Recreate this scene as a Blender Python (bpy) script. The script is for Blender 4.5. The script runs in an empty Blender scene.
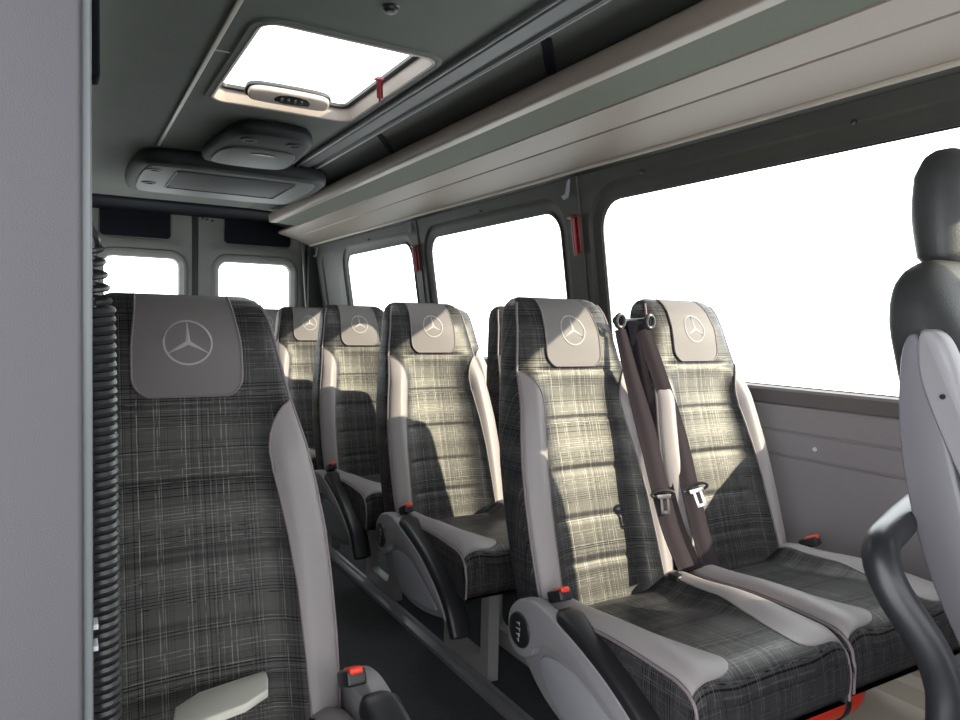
import bpy, bmesh, math, random
from mathutils import Vector, Matrix
random.seed(4)
PI = math.pi
SC = bpy.context.scene
COL = SC.collection
FL = 0.05            # floor level

# ------------------------------------------------------------------ materials
def nodes(name):
    m = bpy.data.materials.new(name); m.use_nodes = True
    nt = m.node_tree
    for n in list(nt.nodes): nt.nodes.remove(n)
    out = nt.nodes.new('ShaderNodeOutputMaterial')
    return m, nt, out

def mat(name, col, rough=.6, metal=0., spec=.5, bump=0., bscale=300., var=0., vscale=6., sheen=0.):
    m, nt, out = nodes(name)
    b = nt.nodes.new('ShaderNodeBsdfPrincipled')
    b.inputs['Base Color'].default_value = (*col, 1)
    b.inputs['Roughness'].default_value = rough
    b.inputs['Metallic'].default_value = metal
    b.inputs['Specular IOR Level'].default_value = spec
    b.inputs['Sheen Weight'].default_value = sheen
    tc = nt.nodes.new('ShaderNodeTexCoord')
    if var > 0:
        n = nt.nodes.new('ShaderNodeTexNoise'); n.inputs['Scale'].default_value = vscale
        n.inputs['Detail'].default_value = 5
        nt.links.new(tc.outputs['Object'], n.inputs['Vector'])
        r = nt.nodes.new('ShaderNodeValToRGB')
        r.color_ramp.elements[0].position = .3; r.color_ramp.elements[1].position = .7
        r.color_ramp.elements[0].color = (*[c * (1 - var) for c in col], 1)
        r.color_ramp.elements[1].color = (*[c * (1 + var) for c in col], 1)
        nt.links.new(n.outputs[0], r.inputs[0]); nt.links.new(r.outputs[0], b.inputs['Base Color'])
    if bump > 0:
        n = nt.nodes.new('ShaderNodeTexNoise'); n.inputs['Scale'].default_value = bscale
        n.inputs['Detail'].default_value = 2
        nt.links.new(tc.outputs['Object'], n.inputs['Vector'])
        bp = nt.nodes.new('ShaderNodeBump'); bp.inputs['Strength'].default_value = bump
        bp.inputs['Distance'].default_value = .002
        nt.links.new(n.outputs[0], bp.inputs['Height']); nt.links.new(bp.outputs[0], b.inputs['Normal'])
    nt.links.new(b.outputs[0], out.inputs[0])
    return m

def plaid(name):
    m, nt, out = nodes(name)
    L = nt.links.new
    def math_(op, a, b=None):
        n = nt.nodes.new('ShaderNodeMath'); n.operation = op
        for i, v in enumerate((a, b)):
            if v is None: continue
            if isinstance(v, (int, float)): n.inputs[i].default_value = v
            else: L(v, n.inputs[i])
        return n.outputs[0]
    uv = nt.nodes.new('ShaderNodeUVMap'); uv.uv_map = 'UVMap'
    sp = nt.nodes.new('ShaderNodeSeparateXYZ'); L(uv.outputs[0], sp.inputs[0])
    u, v = sp.outputs[0], sp.outputs[1]
    def n1(w, scale, off, detail=0):
        n = nt.nodes.new('ShaderNodeTexNoise'); n.noise_dimensions = '1D'
        n.inputs['Scale'].default_value = scale; n.inputs['Detail'].default_value = detail
        L(math_('ADD', w, off), n.inputs['W']); return n.outputs[0]
    def step(x, lo, hi):
        n = nt.nodes.new('ShaderNodeMapRange'); n.inputs[1].default_value = lo; n.inputs[2].default_value = hi
        L(x, n.inputs[0]); return n.outputs[0]
    def n2(su, sv, off):
        n = nt.nodes.new('ShaderNodeTexNoise'); n.noise_dimensions = '2D'; n.inputs['Scale'].default_value = 1
        n.inputs['Detail'].default_value = 1
        c = nt.nodes.new('ShaderNodeCombineXYZ')
        L(math_('MULTIPLY', math_('ADD', u, off), su), c.inputs[0]); L(math_('MULTIPLY', v, sv), c.inputs[1])
        L(c.outputs[0], n.inputs['Vector']); return n.outputs[0]
    # light threads
    vl = math_('MULTIPLY', step(n1(u, 380, 3.1), .62, .68), step(n1(u, 38, 9.7), .40, .60))
    vl = math_('MULTIPLY', vl, step(n2(500, 45, .3), .36, .55))
    hl = math_('MULTIPLY', step(n1(v, 420, 5.3), .58, .66), step(n1(v, 34, 1.9), .38, .58))
    hl = math_('MULTIPLY', hl, step(n2(45, 500, .9), .38, .56))
    # dark threads
    hd = math_('MULTIPLY', step(n1(v, 420, 21.3), .56, .64), step(n1(v, 26, 31.7), .42, .58))
    vd = math_('MULTIPLY', step(n1(u, 420, 41.3), .58, .66), step(n1(u, 30, 51.7), .42, .6))
    light = math_('MINIMUM', math_('ADD', math_('MULTIPLY', vl, .8), math_('MULTIPLY', hl, .55)), 1.)
    dark = math_('MINIMUM', math_('ADD', hd, math_('MULTIPLY', vd, .7)), 1.)
    broad = step(n1(v, 12, 71.), .35, .65)
    c0 = nt.nodes.new('ShaderNodeMix'); c0.data_type = 'RGBA'
    c0.inputs[6].default_value = (.020, .020, .023, 1); c0.inputs[7].default_value = (.037, .036, .038, 1)
    L(broad, c0.inputs[0])
    c1 = nt.nodes.new('ShaderNodeMix'); c1.data_type = 'RGBA'
    L(dark, c1.inputs[0]); L(c0.outputs[2], c1.inputs[6]); c1.inputs[7].default_value = (.009, .009, .012, 1)
    c2 = nt.nodes.new('ShaderNodeMix'); c2.data_type = 'RGBA'
    L(light, c2.inputs[0]); L(c1.outputs[2], c2.inputs[6]); c2.inputs[7].default_value = (.125, .120, .120, 1)
    b = nt.nodes.new('ShaderNodeBsdfPrincipled')
    L(c2.outputs[2], b.inputs['Base Color'])
    b.inputs['Roughness'].default_value = .41; b.inputs['Specular IOR Level'].default_value = 1.0
    b.inputs['Specular Tint'].default_value = (1, .98, .86, 1)
    sv = math_('ADD', math_('SUBTRACT', .42, math_('MULTIPLY', dark, .36)), math_('MULTIPLY', light, .5))
    L(sv, b.inputs['Specular IOR Level'])
    weave = n2(900, 900, .1)
    bp = nt.nodes.new('ShaderNodeBump'); bp.inputs['Strength'].default_value = .25; bp.inputs['Distance'].default_value = .001
    L(weave, bp.inputs['Height']); L(bp.outputs[0], b.inputs['Normal'])
    L(b.outputs[0], out.inputs[0])
    return m

def glassmat(name, tint=(.96, .98, .97)):
    m, nt, out = nodes(name)
    t = nt.nodes.new('ShaderNodeBsdfTransparent'); t.inputs[0].default_value = (*tint, 1)
    g = nt.nodes.new('ShaderNodeBsdfGlossy'); g.inputs['Roughness'].default_value = .02
    lw = nt.nodes.new('ShaderNodeLayerWeight'); lw.inputs[0].default_value = .5
    pw = nt.nodes.new('ShaderNodeMath'); pw.operation = 'POWER'; pw.inputs[1].default_value = 5
    nt.links.new(lw.outputs['Facing'], pw.inputs[0])
    f = nt.nodes.new('ShaderNodeMath'); f.operation = 'MULTIPLY_ADD'; f.inputs[1].default_value = .25; f.inputs[2].default_value = .02
    nt.links.new(pw.outputs[0], f.inputs[0])
    mx = nt.nodes.new('ShaderNodeMixShader')
    nt.links.new(f.outputs[0], mx.inputs[0]); nt.links.new(t.outputs[0], mx.inputs[1]); nt.links.new(g.outputs[0], mx.inputs[2])
    nt.links.new(mx.outputs[0], out.inputs[0])
    return m

M = dict(
    plaid=plaid('plaid_fabric'),
    vinyl=mat('grey_vinyl', (.27, .245, .245), .48, bump=.25, bscale=500, spec=.5),
    pad=mat('pad_vinyl', (.175, .162, .158), .6, bump=.2, bscale=500, spec=.3),
    piping=mat('piping', (.20, .165, .175), .5),
    thread=mat('emblem_thread', (.40, .375, .37), .7, spec=.3),
    black=mat('black_plastic', (.014, .014, .016), .38, bump=.15, bscale=600),
    blackg=mat('black_gloss', (.016, .017, .020), .36, spec=.5),
    grey=mat('grey_plastic', (.26, .25, .265), .42, bump=.1, bscale=500),
    greyl=mat('grey_plastic_light', (.30, .30, .33), .36),
    mark=mat('white_marking', (.5, .5, .5), .5),
    red=mat('red_plastic', (.80, .045, .02), .35),
    redd=mat('dark_red_plastic', (.16, .010, .014), .4),
    steel=mat('steel', (.55, .55, .55), .3, metal=1.),
    alu=mat('aluminium_rail', (.36, .36, .38), .38, metal=.7),
    frame=mat('pedestal_paint', (.27, .26, .255), .45),
    carpet=mat('floor_carpet', (.043, .048, .052), .85, bump=.6, bscale=900, var=.15, vscale=60),
    ceil=mat('ceiling_lining', (.080, .088, .076), .8, bump=.3, bscale=700, var=.06, vscale=8),
    side=mat('side_lining', (.034, .038, .030), .75, bump=.2, bscale=500),
    wall=mat('window_surround', (.042, .043, .036), .55, bump=.1, bscale=400, var=.08, vscale=10),
    lower=mat('lower_panel', (.33, .305, .32), .5, bump=.12, bscale=600, var=.03, vscale=5),
    sill=mat('sill_band', (.15, .13, .132), .55, bump=.1, bscale=500),
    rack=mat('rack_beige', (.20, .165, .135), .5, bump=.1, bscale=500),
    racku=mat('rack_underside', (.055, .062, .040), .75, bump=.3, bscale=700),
    trim=mat('trim_strip', (.36, .315, .26), .4),
    door=mat('door_paint', (.14, .142, .130), .35, spec=.5, var=.06, vscale=8),
    dark=mat('dark_panel', (.007, .008, .011), .8, spec=.1, bump=.2, bscale=400),
    rubber=mat('rubber_seal', (.010, .011, .012), .5),
    strap=mat('belt_webbing', (.028, .021, .026), .7, bump=.5, bscale=900, spec=.12),
    blkstrap=mat('black_webbing', (.006, .006, .010), .9, spec=.05),
    panel=mat('pillar_panel', (.068, .064, .071), .62, bump=.15, bscale=900, var=.04, vscale=3),
    edge=mat('panel_edge', (.13, .14, .145), .35),
    coil=mat('coil_cable', (.030, .030, .032), .34, spec=.6),
    acd=mat('vent_housing', (.012, .013, .014), .65, spec=.3, bump=.1, bscale=400),
    acp=mat('vent_panel', (.065, .068, .066), .55),
    skyf=mat('hatch_frame', (.33, .28, .25), .5),
    leather=mat('black_leather', (.026, .028, .028), .5, bump=.3, bscale=260),
    cream=mat('cream_insert', (.45, .39, .30), .5),
    shell=mat('seat_shell', (.15, .145, .16), .42),
    card=mat('pale_card', (.72, .70, .62), .5),
    white=mat('white_plastic', (.75, .8, .85), .35),
    glass=glassmat('window_glass'),
)

# ------------------------------------------------------------------ mesh helpers
def build(name, verts, faces, m, parent=None, smooth=True, uv=None, ang=35, recalc=True):
    me = bpy.data.meshes.new(name)
    me.from_pydata([tuple(v) for v in verts], [], faces)
    if recalc:
        bm = bmesh.new(); bm.from_mesh(me); bmesh.ops.recalc_face_normals(bm, faces=bm.faces); bm.to_mesh(me); bm.free()
    if uv is not None:
        lay = me.uv_layers.new(name='UVMap')
        for l in me.loops: lay.data[l.index].uv = uv[l.vertex_index]
    if smooth:
        me.shade_smooth(); me.set_sharp_from_angle(angle=math.radians(ang))
    ms = m if isinstance(m, (list, tuple)) else [m]
    for x in ms: me.materials.append(x)
    o = bpy.data.objects.new(name, me); COL.objects.link(o)
    if parent: o.parent = parent
    return o

def thing(name, label, cat, loc=(0, 0, 0), rotz=0, group=None):
    o = bpy.data.objects.new(name, None); COL.objects.link(o)
    o.empty_display_size = .05
    o.location = loc; o.rotation_euler = (0, 0, rotz)
    o['label'] = label; o['category'] = cat
    if group: o['group'] = group
    return o

def tag(o, label, cat, group=None):
    o['label'] = label; o['category'] = cat
    if group: o['group'] = group
    return o

def struct(o):
    o['kind'] = 'structure'; return o

def copy_tree(o, parent=None):
    c = o.copy(); COL.objects.link(c)
    if parent: c.parent = parent
    for ch in o.children: copy_tree(ch, c)
    return c

class Geo:
    def __init__(s): s.v = []; s.f = []
    def add(s, vs, fs):
        b = len(s.v); s.v += [Vector(v) for v in vs]; s.f += [[i + b for i in f] for f in fs]
        return s
    def box(s, a, b, bev=0.):
        bm = bmesh.new(); bmesh.ops.create_cube(bm, size=1)
        for v in bm.verts:
            v.co = Vector([(a[i] + b[i]) / 2 + v.co[i] * (b[i] - a[i]) for i in range(3)])
        if bev > 0:
            bmesh.ops.bevel(bm, geom=list(bm.edges), offset=bev, segments=3, profile=.5, affect='EDGES')
        bm.verts.index_update()
        s.add([v.co.copy() for v in bm.verts], [[v.index for v in f.verts] for f in bm.faces]); bm.free()
        return s
    def prism(s, pts, axis, lo, hi, bev=0.):
        """outline (p,q) extruded along axis: 'x' -> (lo..hi, p, q); 'y' -> (p, lo..hi, q); 'z' -> (p,q,lo..hi)"""
        def P(p, d):
            return {'x': (d, p[0], p[1]), 'y': (p[0], d, p[1]), 'z': (p[0], p[1], d)}[axis]
        bm = bmesh.new()
        A = [bm.verts.new(P(p, lo)) for p in pts]; B = [bm.verts.new(P(p, hi)) for p in pts]
        n = len(pts)
        fa = bm.faces.new(A); fb = bm.faces.new(B)
        for i in range(n): bm.faces.new((A[i], A[(i + 1) % n], B[(i + 1) % n], B[i]))
        bmesh.ops.recalc_face_normals(bm, faces=bm.faces)
        if bev > 0:
            es = [e for e in bm.edges if (fa in e.link_faces or fb in e.link_faces)]
            bmesh.ops.bevel(bm, geom=es, offset=bev, segments=3, profile=.5, affect='EDGES')
        bm.verts.index_update()
        s.add([v.co.copy() for v in bm.verts], [[v.index for v in f.verts] for f in bm.faces]); bm.free()
        return s
    def tube(s, pts, r, n=8, closed=False, cap=True):
        pts = [Vector(p) for p in pts]; k = len(pts)
        rs = r if isinstance(r, (list, tuple)) else [r] * k
        up = None; vs = []; fs = []
        for i, p in enumerate(pts):
            a = pts[(i - 1) % k] if (closed or i > 0) else p
            b = pts[(i + 1) % k] if (closed or i < k - 1) else p
            t = (b - a).normalized()
            if up is None:
                up = Vector((0, 0, 1)) if abs(t.z) < .9 else Vector((1, 0, 0))
            x = (up - t * up.dot(t)).normalized(); up = x
            y = t.cross(x)
            for j in range(n):
                q = 2 * PI * j / n
                vs.append(p + (x * math.cos(q) + y * math.sin(q)) * rs[i])
        for i in range(k if closed else k - 1):
            i2 = (i + 1) % k
            for j in range(n):
                j2 = (j + 1) % n
                fs.append([i * n + j, i * n + j2, i2 * n + j2, i2 * n + j])
        if not closed and cap:
            fs.append(list(range(n))); fs.append([(k - 1) * n + j for j in range(n)])
        return s.add(vs, fs)
    def extr(s, prof, y0, y1, closed=False, cap=False, n=1):
        """profile (x,z) swept along y"""
        k = len(prof); vs = []; fs = []
        for i in range(n + 1):
            y = y0 + (y1 - y0) * i / n
            vs += [(p[0], y, p[1]) for p in prof]
        for i in range(n):
            for j in range(k if closed else k - 1):
                j2 = (j + 1) % k
                fs.append([i * k + j, i * k + j2, (i + 1) * k + j2, (i + 1) * k + j])
        if cap and closed:
            fs.append(list(range(k))); fs.append([n * k + j for j in range(k)])
        return s.add(vs, fs)
    def lathe(s, prof, c, axis='z', n=28):
        """profile (r,h) about axis at c"""
        vs = []; fs = []; k = len(prof)
        for i in range(n):
            q = 2 * PI * i / n
            for r, h in prof:
                a, b = r * math.cos(q), r * math.sin(q)
                d = {'z': (a, b, h), 'x': (h, a, b), 'y': (a, h, b)}[axis]
                vs.append((c[0] + d[0], c[1] + d[1], c[2] + d[2]))
        for i in range(n):
            i2 = (i + 1) % n
            for j in range(k - 1):
                fs.append([i * k + j, i * k + j + 1, i2 * k + j + 1, i2 * k + j])
        return s.add(vs, fs)
    def out(s, name, m, parent=None, **kw):
        return build(name, s.v, s.f, m, parent, **kw)

def G(): return Geo()

def interp(tab, x):
    if x <= tab[0][0]: return tab[0][1]
    for (a, p), (b, q) in zip(tab, tab[1:]):
        if x <= b:
            t = (x - a) / (b - a); t = t
            return p + (q - p) * t
    return tab[-1][1]

def smooth_poly(pts, it=2, closed=True):
    for _ in range(it):
        q = []
        n = len(pts)
        rng = range(n) if closed else range(n - 1)
        if not closed: q.append(pts[0])
        for i in rng:
            a, b = Vector(pts[i]), Vector(pts[(i + 1) % n])
            q.append(tuple(a * .75 + b * .25)); q.append(tuple(a * .25 + b * .75))
        if not closed: q.append(pts[-1])
        pts = q
    return pts

def rrect(a0, a1, b0, b1, r, seg=6):
    pts = []
    for cx, cy, q0 in ((a1 - r, b1 - r, 0), (a0 + r, b1 - r, 90), (a0 + r, b0 + r, 180), (a1 - r, b0 + r, 270)):
        for i in range(seg + 1):
            q = math.radians(q0 + 90 * i / seg)
            pts.append((cx + r * math.cos(q), cy + r * math.sin(q)))
    return pts

def sub_edges(pts, step):
    out = []
    n = len(pts)
    for i in range(n):
        a, b = Vector(pts[i]), Vector(pts[(i + 1) % n])
        k = max(1, int((b - a).length / step))
        for j in range(k): out.append(tuple(a.lerp(b, j / k)))
    return out

def cell(g, mp, u0, u1, v0, v1, a0, a1, b0, b1, r, steps, fill=False):
    """rectangular cell with rounded hole. steps: list of (grow, depth) rings from outside in; mp(u,v,d)"""
    inner = sub_edges(rrect(a0, a1, b0, b1, r), .12)
    cx, cy = (a0 + a1) / 2, (b0 + b1) / 2
    n = len(inner); outer = []
    for p in inner:
        dx, dy = p[0] - cx, p[1] - cy
        t = 1e9
        if dx > 1e-9: t = min(t, (u1 - cx) / dx)
        if dx < -1e-9: t = min(t, (u0 - cx) / dx)
        if dy > 1e-9: t = min(t, (v1 - cy) / dy)
        if dy < -1e-9: t = min(t, (v0 - cy) / dy)
        outer.append([cx + dx * t, cy + dy * t])
    for c in ((u0, v0), (u1, v0), (u1, v1), (u0, v1)):
        i = min(range(n), key=lambda i: (outer[i][0] - c[0]) ** 2 + (outer[i][1] - c[1]) ** 2)
        outer[i] = list(c)
    vs = [mp(p[0], p[1], 0) for p in outer]; fs = []
    rings = 1
    for grow, d in steps:
        rr = max(.004, r + grow)
        ring = sub_edges(rrect(a0, a1, b0, b1, r), .12)
        for p in ring:
            # offset outwards from the rounded rect
            qx = min(max(p[0], a0 + r), a1 - r); qy = min(max(p[1], b0 + r), b1 - r)
            nx, ny = p[0] - qx, p[1] - qy; l = math.hypot(nx, ny) or 1
            vs.append(mp(p[0] + nx / l * grow, p[1] + ny / l * grow, d))
        rings += 1
    for k in range(rings - 1):
        for i in range(n):
            j = (i + 1) % n
            fs.append([k * n + i, k * n + j, (k + 1) * n + j, (k + 1) * n + i])
    if fill: fs.append([(rings - 1) * n + i for i in range(n)])
    g.add(vs, fs)

# ------------------------------------------------------------------ the passenger seat
ZB, LEAN = .488, .302
HW = [(.40, .188), (.47, .201), (.54, .206), (.62, .208), (.70, .207), (.78, .203), (.85, .194), (.92, .182), (.98, .169),
      (1.05, .155), (1.10, .147), (1.145, .140), (1.17, .132), (1.185, .120), (1.193, .103)]
DD = [(.40, .8), (.45, 1.), (1.10, 1.), (1.15, .86), (1.17, .70), (1.185, .45), (1.193, .18)]
CH = (.995, .878, .762, .655, .560)
ZT = lambda z: z if z < 1.05 else 1.05 + (z - 1.05) * .846
HW = [(ZT(a), b) for a, b in HW]; DD = [(ZT(a), b) for a, b in DD]
def sstep(a, b, x):
    t = min(1, max(0, (x - a) / (b - a))); return t * t * (3 - 2 * t)
def hwf(z): return interp(HW, z)
def front(x, z, off=0.):
    h = hwf(z); s = min(.999, abs(x / h))
    e = (1 - s ** 5.0) ** (1 / 5.0)
    k = 1 - sstep(.90, 1.02, z)
    bump = .034 * sstep(.52, .80, s) * k
    hollow = -.012 * (1 - min(1, s / .6) ** 2) * k
    ch = 0
    for c in CH:
        ch -= .0032 * math.exp(-((z - c) / .0050) ** 2) * (1 - sstep(.55, .72, s) * (0 if c > .98 else 1))
    puff = .0015 * math.sin(PI * ((z - .44) / .11) % PI) if z < .99 else 0
    head = .014 * math.exp(-((z - 1.09) / .07) ** 2) * (1 - s * s)
    D = (.052 + bump + hollow + ch + head) * interp(DD, z)
    pm = LEAN * (z - ZB) + .05
    return pm - e * (D + off) if off <= .02 else pm - e * D - off
def backy(x, z):
    h = hwf(z); s = min(.999, abs(x / h)); e = (1 - s ** 5.0) ** (1 / 5.0)
    return LEAN * (z - ZB) + .05 + e * .050 * interp(DD, z)

def make_backrest(parent, m, name='backrest', thick=1.):
    zs = []
    z = .40
    while z < 1.10: zs.append(z); z += .006
    zs += [1.10, 1.11, 1.12, 1.13, 1.14, 1.148, 1.156, 1.163, 1.17, 1.176, 1.181, 1.185, 1.189, 1.192, 1.193]
    zs = [ZT(z) for z in zs]
    n = 64
    vs, fs, uv = [], [], []
    for z in zs:
        h = hwf(z)
        for j in range(n):
            q = 2 * PI * j / n
            c, s_ = math.cos(q), math.sin(q)
            x = h * math.copysign(abs(c) ** .42, c)
            if s_ < 0: y = front(x, z) if abs(x) < h * .9995 else LEAN * (z - ZB) + .05
            else: y = backy(x, z) if abs(x) < h * .9995 else LEAN * (z - ZB) + .05
            vs.append((x, y, z - FL)); uv.append((x + (0 if abs(x) < h * .9 else (y * .7)), z))
    k = len(zs)
    for i in range(k - 1):
        for j in range(n):
            j2 = (j + 1) % n
            fs.append([i * n + j, i * n + j2, (i + 1) * n + j2, (i + 1) * n + j])
    fs.append([(k - 1) * n + j for j in range(n)]); fs.append([j for j in range(n)])
    return build(name, vs, fs, m, parent, uv=uv, ang=60)

def patch(name, parent, m, zs, xl, xr, off, fr=front, nx=14, ang=50):
    """raised patch on the front surface between xl(z) and xr(z)"""
    vs, fs, uv = [], [], []
    for z in zs:
        a, b = xl(z), xr(z)
        for i in range(nx + 1):
            t = i / nx; x = a + (b - a) * t
            vs.append((x, fr(x, z) - off, z - FL)); uv.append((x, z))
    k = len(zs)
    for j in range(k - 1):
        for i in range(nx):
            p = j * (nx + 1) + i
            fs.append([p, p + 1, p + nx + 2, p + nx + 1])
    # rim
    bd = [i for i in range(nx + 1)] + [j * (nx + 1) + nx for j in range(1, k)] + [(k - 1) * (nx + 1) + i for i in range(nx - 1, -1, -1)] + [j * (nx + 1) for j in range(k - 2, 0, -1)]
    b0 = len(vs)
    for q in bd:
        v = vs[q]; vs.append((v[0], v[1] + off + .003, v[2])); uv.append(uv[q])
    for i in range(len(bd)):
        j = (i + 1) % len(bd)
        fs.append([bd[i], bd[j], b0 + j, b0 + i])
    edge = [vs[q] for q in bd]
    return build(name, vs, fs, m, parent, uv=uv, ang=ang), edge

def frange(a, b, n): return [a + (b - a) * i / (n - 1) for i in range(n)]

def emblem_mesh(cz, parent, off):
    """ring with a three pointed star, stitched on the pad"""
    g = G()
    def P(x, z, o): return (x, front(x, z) - off - o, z - FL)
    R1, R0 = .0368, .0336
    n = 56; vs = []; fs = []
    for i in range(n):
        q = 2 * PI * i / n
        for r, o in ((R1, -.001), (R1, .0012), (R0, .0012), (R0, -.001)):
            vs.append(P(r * math.sin(q), cz + r * math.cos(q), o))
    for i in range(n):
        j = (i + 1) % n
        for a in range(3): fs.append([i * 4 + a, i * 4 + a + 1, j * 4 + a + 1, j * 4 + a])
    g.add(vs, fs)
    for k in range(3):
        q = 2 * PI * k / 3
        d = (math.sin(q), math.cos(q)); e = (math.cos(q), -math.sin(q))
        vs = []; N = 6
        for i in range(N + 1):
            t = i / N; w = .0029 * (1 - t) ** 1.0 + .0008
            x0, z0 = d[0] * .0345 * t, d[1] * .0345 * t
            for sgn, o in ((-1, .0004), (0, .0020), (1, .0004)):
                vs.append(P(x0 + e[0] * w * sgn, cz + z0 + e[1] * w * sgn, o))
        fs = []
        for i in range(N):
            for a in range(2): fs.append([i * 3 + a, i * 3 + a + 1, i * 3 + a + 4, i * 3 + a + 3])
        g.add(vs, fs)
    return g.out('star_emblem', M['thread'], parent, ang=80)

CW = .205
def cush_top(x, a):
    s = min(1, abs(x) / CW)
    z = .490 + (.040 - .028 * sstep(.18, .42, a)) * sstep(.45, .85, s) + .034 * sstep(.08, .40, a)
    for c in (.20,):
        z -= .006 * math.exp(-((a - c) / .007) ** 2) * (1 - sstep(.5, .68, s))
    z += .003 * math.sin(a * 31 + x * 14) * (1 - s)
    if a < .06: z -= .02 * (1 - a / .06) ** 2
    return z
AF = .455            # cushion length forward of the hinge
def cush_front_z(a):   # rounding of the nose
    R = .055
    if a < AF - R: return 0
    t = min(1, (a - (AF - R)) / R)
    return R * (1 - math.sqrt(max(0, 1 - t * t)))
def cush_pt(x, a, off=0):
    s = min(1, abs(x) / CW)
    e = (1 - min(.9999, s) ** 9) ** (1 / 9)
    zb = .395 + .02
    zt = cush_top(x, a) - cush_front_z(a)
    return Vector((x, -a, zb + (zt + off - zb) * e - FL))

def make_cushion(parent, m):
    na = [0, .02, .04, .06] + frange(.08, AF - .055, 16) + [AF - .055 + .055 * math.sin(PI / 2 * i / 9) for i in range(1, 10)]
    n = 40; vs, fs, uv = [], [], []
    for a in na:
        row = []
        for j in range(n + 1):
            q = PI * j / n
            c = math.cos(q); x = -CW * math.copysign(abs(c) ** .5, c)
            p = cush_pt(x, a)
            row.append((p.x, p.y, p.z))
        # underside
        zb = .395
        row.append((CW * .97, -a, zb - FL)); row.append((-CW * .97, -a, zb - FL))
        for p in row:
            vs.append(p)
            ed = abs(p[0]) > CW * .985
            uv.append((p[0] + (p[2] if ed else 0), .2 - a if not ed else .2 - a))
    w = n + 3
    # nose drops straight down to the underside
    for zz in (.475, .455, .435, .415, .395):
        for j in range(w):
            v = vs[(len(na) - 1) * w + j]
            z = min(v[2], zz - FL) if j <= n else .395 - FL
            bulge = .006 * math.sin(PI * (zz - .395) / .09) if j <= n else 0
            vs.append((v[0], -AF - bulge + (0 if zz > .40 else .012), z)); uv.append((v[0], .2 - AF - (.5 - zz)))
    k = len(na) + 5
    for i in range(k - 1):
        for j in range(w):
            j2 = (j + 1) % w
            fs.append([i * w + j, i * w + j2, (i + 1) * w + j2, (i + 1) * w + j])
    fs.append([j for j in range(w)]); fs.append([(k - 1) * w + j for j in range(w)])
    return build('seat_cushion', vs, fs, m, parent, uv=uv, ang=45)

def cush_patch(parent, sgn):
    """grey side panel of the cushion, widening towards its rounded front end"""
    vs, fs = [], []
    tab = [(.0, .150), (.10, .147), (.20, .140), (.30, .118), (.36, .098), (.395, .086), (.415, .087), (.428, .100), (.436, .125), (.440, .160), (.441, .19)]
    aa = frange(.0, .30, 12) + [.32, .34, .36, .375, .39, .40, .41, .418, .424, .43, .435, .438, .441]
    nx = 10
    for a in aa:
        xi = interp(tab, a); xo = CW * .975
        for i in range(nx + 1):
            x = xi + (xo - xi) * i / nx
            p = cush_pt(sgn * x, a); vs.append((p.x, p.y, p.z + .003))
    k = len(aa)
    for j in range(k - 1):
        for i in range(nx):
            p = j * (nx + 1) + i
            fs.append([p, p + 1, p + nx + 2, p + nx + 1])
    bd = [i for i in range(nx + 1)] + [j * (nx + 1) + nx for j in range(1, k)] + [(k - 1) * (nx + 1) + i for i in range(nx - 1, -1, -1)] + [j * (nx + 1) for j in range(k - 2, 0, -1)]
    b0 = len(vs)
    for q in bd: v = vs[q]; vs.append((v[0], v[1], v[2] - .007))
    for i in range(len(bd)):
        j = (i + 1) % len(bd); fs.append([bd[i], bd[j], b0 + j, b0 + i])
    return build('side_panel', vs, fs, M['vinyl'], parent, ang=50)

ARC = [(-.050, .445), (-.045, .480), (-.015, .512), (.03, .527), (.075, .527), (.125, .515), (.20, .492), (.28, .460), (.35, .420), (.41, .372), (.435, .335)]
def catmull(pts, n=5):
    P = [Vector(p) for p in pts]; out = []
    for i in range(len(P) - 1):
        p0 = P[max(0, i - 1)]; p1 = P[i]; p2 = P[i + 1]; p3 = P[min(len(P) - 1, i + 2)]
        for k in range(n):
            t = k / n
            out.append(.5 * ((2 * p1) + (-p0 + p2) * t + (2 * p0 - 5 * p1 + 4 * p2 - p3) * t * t + (-p0 + 3 * p1 - 3 * p2 + p3) * t ** 3))
    out.append(P[-1]); return out

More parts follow.
